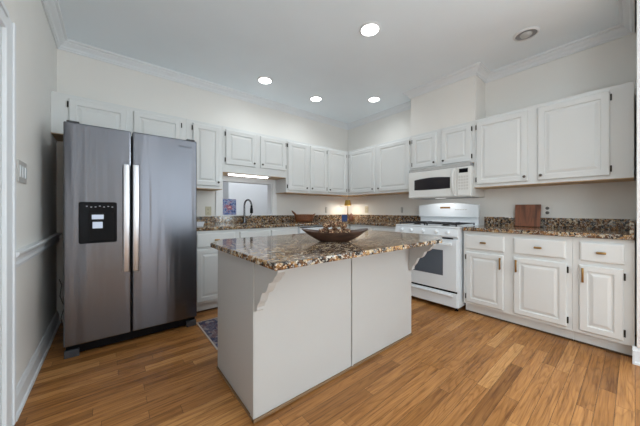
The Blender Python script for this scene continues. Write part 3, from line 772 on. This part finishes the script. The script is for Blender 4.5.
b = B(); tube(b, [(0.128*1.08*math.cos(2*PI*i/28), 0.098*math.sin(2*PI*i/28), 0.110) for i in range(29)], 0.007, 8); obj('rim', b, M['basket'], t, True)
# table lamp
t = thing('table_lamp', 'small lit table lamp with a gold shade in the countertop corner', 'lamp', (3.33, 3.29, CT))
b = B(); lathe(b, [(0.055, 0.0), (0.055, 0.010), (0.03, 0.022), (0.012, 0.03), (0.016, 0.06), (0.009, 0.085), (0.012, 0.11), (0.006, 0.14), (0.005, 0.29)], n=20); obj('lamp_base', b, M['brass'], t, True)
b = B(); lathe(b, [(0.062, 0.265), (0.042, 0.365), (0.040, 0.365), (0.060, 0.265)], n=28, cap0=False, cap1=False); obj('lamp_shade', b, M['shade'], t, True)
b = B(); lathe(b, [(0.010, 0.275), (0.018, 0.295), (0.016, 0.32), (0.004, 0.335)], n=14); obj('bulb', b, mat('warm_bulb', (1, 0.9, 0.7), 0.5, emis=(1.0, 0.78, 0.45), estr=6), t, True)
pl = bpy.data.lights.new('lamp_light', 'POINT'); pl.energy = 5.5; pl.color = (1.0, 0.92, 0.80); pl.shadow_soft_size = 0.02
po = bpy.data.objects.new('lamp_light', pl); COL.objects.link(po); po.location = (0, 0, 0.262); po.parent = t
# blue box and brown jar beside the lamp
t = thing('square_canister', 'small bright blue square canister in front of the lamp', 'canister', (3.16, 3.20, CT), math.radians(-40))
b = B(); box(b, -0.048, 0.048, -0.035, 0.035, 0.0, 0.098, 0.006, 3); cb = obj('canister_body', b, M['blue'], t)
b = B(); box(b, -0.050, 0.050, -0.037, 0.037, 0.0985, 0.108, 0.004); obj('lid', b, mat('canister_lid', (0.02, 0.03, 0.07), 0.3), t)
t = thing('stoneware_jar', 'small rounded brown stoneware jar beside the blue canister', 'jar', (3.23, 3.11, CT))
b = B(); lathe(b, [(0.030, 0.0), (0.042, 0.012), (0.047, 0.05), (0.044, 0.085), (0.032, 0.10)], n=22); obj('jar_body', b, M['canister'], t, True)
b = B(); lathe(b, [(0.034, 0.1005), (0.034, 0.108), (0.018, 0.118), (0.007, 0.122), (0.009, 0.130), (0.004, 0.135)], n=20); obj('lid', b, M['canister'], t, True)
# canvas on the sill
b = B(); box(b, -0.108, 0.108, -0.008, 0.008, 0, 0.222, 0.001); cv = obj('canvas_painting', b, M['canvasedge'], loc=(1.268, WA+0.035, OZ0+0.003))
cv.rotation_euler = (math.radians(-3), 0, 0)
tag(cv, 'small square blue and red floral canvas standing on the pass-through sill', 'painting')
b = B(); box(b, -0.106, 0.106, -0.0095, -0.0082, 0.002, 0.220); obj('painted_face', b, M['art'], cv)
# small white dish beside the fridge
t = thing('ceramic_dish', 'small white ceramic dish on the granite next to the refrigerator', 'dish', (0.775, 3.10, CT))
b = B(); rings(b, [RR(0.035, 0.025, 0.012, 0.0), RR(0.05, 0.037, 0.015, 0.05), RR(0.047, 0.034, 0.014, 0.05), RR(0.032, 0.022, 0.012, 0.008)]); obj('dish_body', b, M['soap'], t, True)
# cutting board against the wall
b = B(); box(b, -0.112, 0.112, 0, 0.020, 0, 0.243, 0.004, 2)
o = obj('cutting_board', b, M['walnut'], loc=(3.498, 0.742, CT+0.0035)); o.rotation_euler = (math.radians(-9), 0, RB)
tag(o, 'square reddish-brown wooden cutting board leaning on the wall right of the stove', 'cutting board')

# ------------------------------------------------------------------ switch and outlets
def plate(name, label, cat, loc, rz, w, h, m, kind, group=None):
    t = thing(name, label, cat, loc, rz, group)
    b = B(); box(b, -w/2, w/2, -0.006, 0, -h/2, h/2, 0.002); obj('face_plate', b, m, t)
    if kind == 'duplex':
        for z in (0.024, -0.024):
            b = B(); lathe_axis(b, [(0.016, 0.0062), (0.016, 0.008), (0.014, 0.009)], (0, 0, z)); obj('socket', b, M['socket'] if m is M['wall'] else m, t, True)
            b = B(); box(b, -0.007, -0.004, -0.0105, -0.0092, z-0.005, z+0.006); box(b, 0.004, 0.007, -0.0105, -0.0092, z-0.005, z+0.006); obj('slots', b, M['socket'], t)
    else:
        for x in ([-0.058, 0, 0.058] if kind == 'double' else [0]):
            b = B(); box(b, x-0.016, x+0.016, -0.010, -0.0062, -0.033, 0.033, 0.002); obj('rocker', b, M['white'] if kind == 'double' else m, t)
    return t
plate('light_switch', 'wide light switch plate on the left wall by the door casing', 'light switch', (XL+0.001, 2.255, 1.315), PI/2, 0.18, 0.125, M['plate'], 'double')
plate('wall_outlet', 'almond outlet right of the refrigerator, beside the pass-through', 'outlet', (0.99, WA-e, 1.085), 0, 0.075, 0.118, M['beige'], 'duplex', 'wall outlets')
plate('wall_outlet', 'grey switch plate left of the corner lamp', 'switch', (3.02, WA-e, 1.10), 0, 0.045, 0.11, M['plate'], 'single', 'wall outlets')
plate('wall_outlet', 'almond outlet on the wall right of the corner lamp', 'outlet', (WB-e, 3.06, 1.11), RB, 0.078, 0.118, M['beige'], 'duplex', 'wall outlets')
plate('wall_outlet', 'narrow grey plate on the wall just left of the stove', 'switch', (WB-e, 2.335, 1.10), RB, 0.035, 0.09, M['plate'], 'single', 'wall outlets')
plate('wall_outlet', 'dark-socketed outlet right of the cutting board', 'outlet', (WB-e, 0.585, 1.092), RB, 0.074, 0.115, M['wall'], 'duplex', 'wall outlets')

# ------------------------------------------------------------------ lights
def downlight(x, y, label, on=True, r=0.078, power=26):
    t = thing('recessed_light', label, 'ceiling light', (x, y, CEIL), 0, 'recessed ceiling lights')
    b = B(); lathe(b, [(r, -0.0005), (r+0.018, -0.0005), (r+0.018, -0.004), (r+0.010, -0.010), (r, -0.012)], n=32, cap0=False, cap1=False)
    b2 = B(); lathe(b, [(r, -0.0005), (r, -0.012)], n=32, cap0=False, cap1=False); b2.free()
    obj('trim_ring', b, M['trim'], t, True)
    if on:
        b = B(); lathe(b, [(r, -0.001), (r, -0.007), (r*0.8, -0.011), (r*0.3, -0.013)], n=32); obj('lens', b, M['glow'], t, True)
        d = bpy.data.lights.new('downlight', 'SPOT'); d.energy = power; d.spot_size = math.radians(165); d.spot_blend = 0.8; d.shadow_soft_size = 0.06; d.color = (0.93, 0.98, 1.0)
        o = bpy.data.objects.new('downlight', d); COL.objects.link(o); o.parent = t; o.location = (0, 0, -0.03)
    else:
        b = B(); lathe(b, [(r, -0.001), (r, -0.004), (r*0.85, -0.005), (r*0.55, -0.0045)], n=32, cap1=False); obj('reflector', b, M['grey'], t, True)
        b = B(); lathe(b, [(r*0.55, -0.001), (r*0.58, -0.006), (r*0.5, -0.018), (r*0.3, -0.026), (r*0.08, -0.028)], n=24); obj('bulb', b, M['bulboff'], t, True)
    return t
downlight(1.83, 1.525, 'lit recessed ceiling light above the island, nearest the camera')
downlight(1.515, 2.962, 'lit recessed ceiling light above the sink, leftmost of the row', power=13)
downlight(2.349, 2.976, 'lit recessed ceiling light at the middle of the sink-side row', power=13)
downlight(3.027, 2.446, 'lit recessed ceiling light nearest the boxed soffit over the microwave', power=13)
downlight(3.015, 0.645, 'unlit recessed ceiling light above the counter at right', False, 0.082)
downlight(0.55, -0.4, 'added fill downlight, out of view over the open floor near the left door')  # added behind the camera for ambient fill
downlight(1.9, -1.6, 'added fill downlight, out of view over the open floor near the side window')  # second unseen lamp, added for ambient fill
t = thing('under_cabinet_light', 'lit white bar light under the short cabinet over the sink', 'light', (1.44, 3.245, 1.562))
b = B(); box(b, -0.30, 0.30, -0.030, 0.030, -0.008, -0.0005, 0.002); obj('housing', b, M['white'], t)
b = B(); box(b, -0.285, 0.255, -0.020, 0.020, -0.024, -0.0085, 0.005, 3); obj('diffuser', b, M['tube'], t)

# ------------------------------------------------------------------ rug
t = thing('kitchen_rug', 'blue-grey patterned rug on the floor between island and sink', 'rug', (1.20, 2.375, 0.0005))
b = B(); box(b, -0.545, 0.545, -0.30, 0.30, 0.0, 0.007, 0.002); obj('pile', b, M['rug'], t)
b = B()
box(b, -0.557, -0.5455, -0.312, 0.312, 0, 0.006); box(b, 0.5455, 0.557, -0.312, 0.312, 0, 0.006)
box(b, -0.5455, 0.5455, -0.312, -0.3005, 0, 0.006); box(b, -0.5455, 0.5455, 0.3005, 0.312, 0, 0.006)
obj('binding', b, M['rugedge'], t)
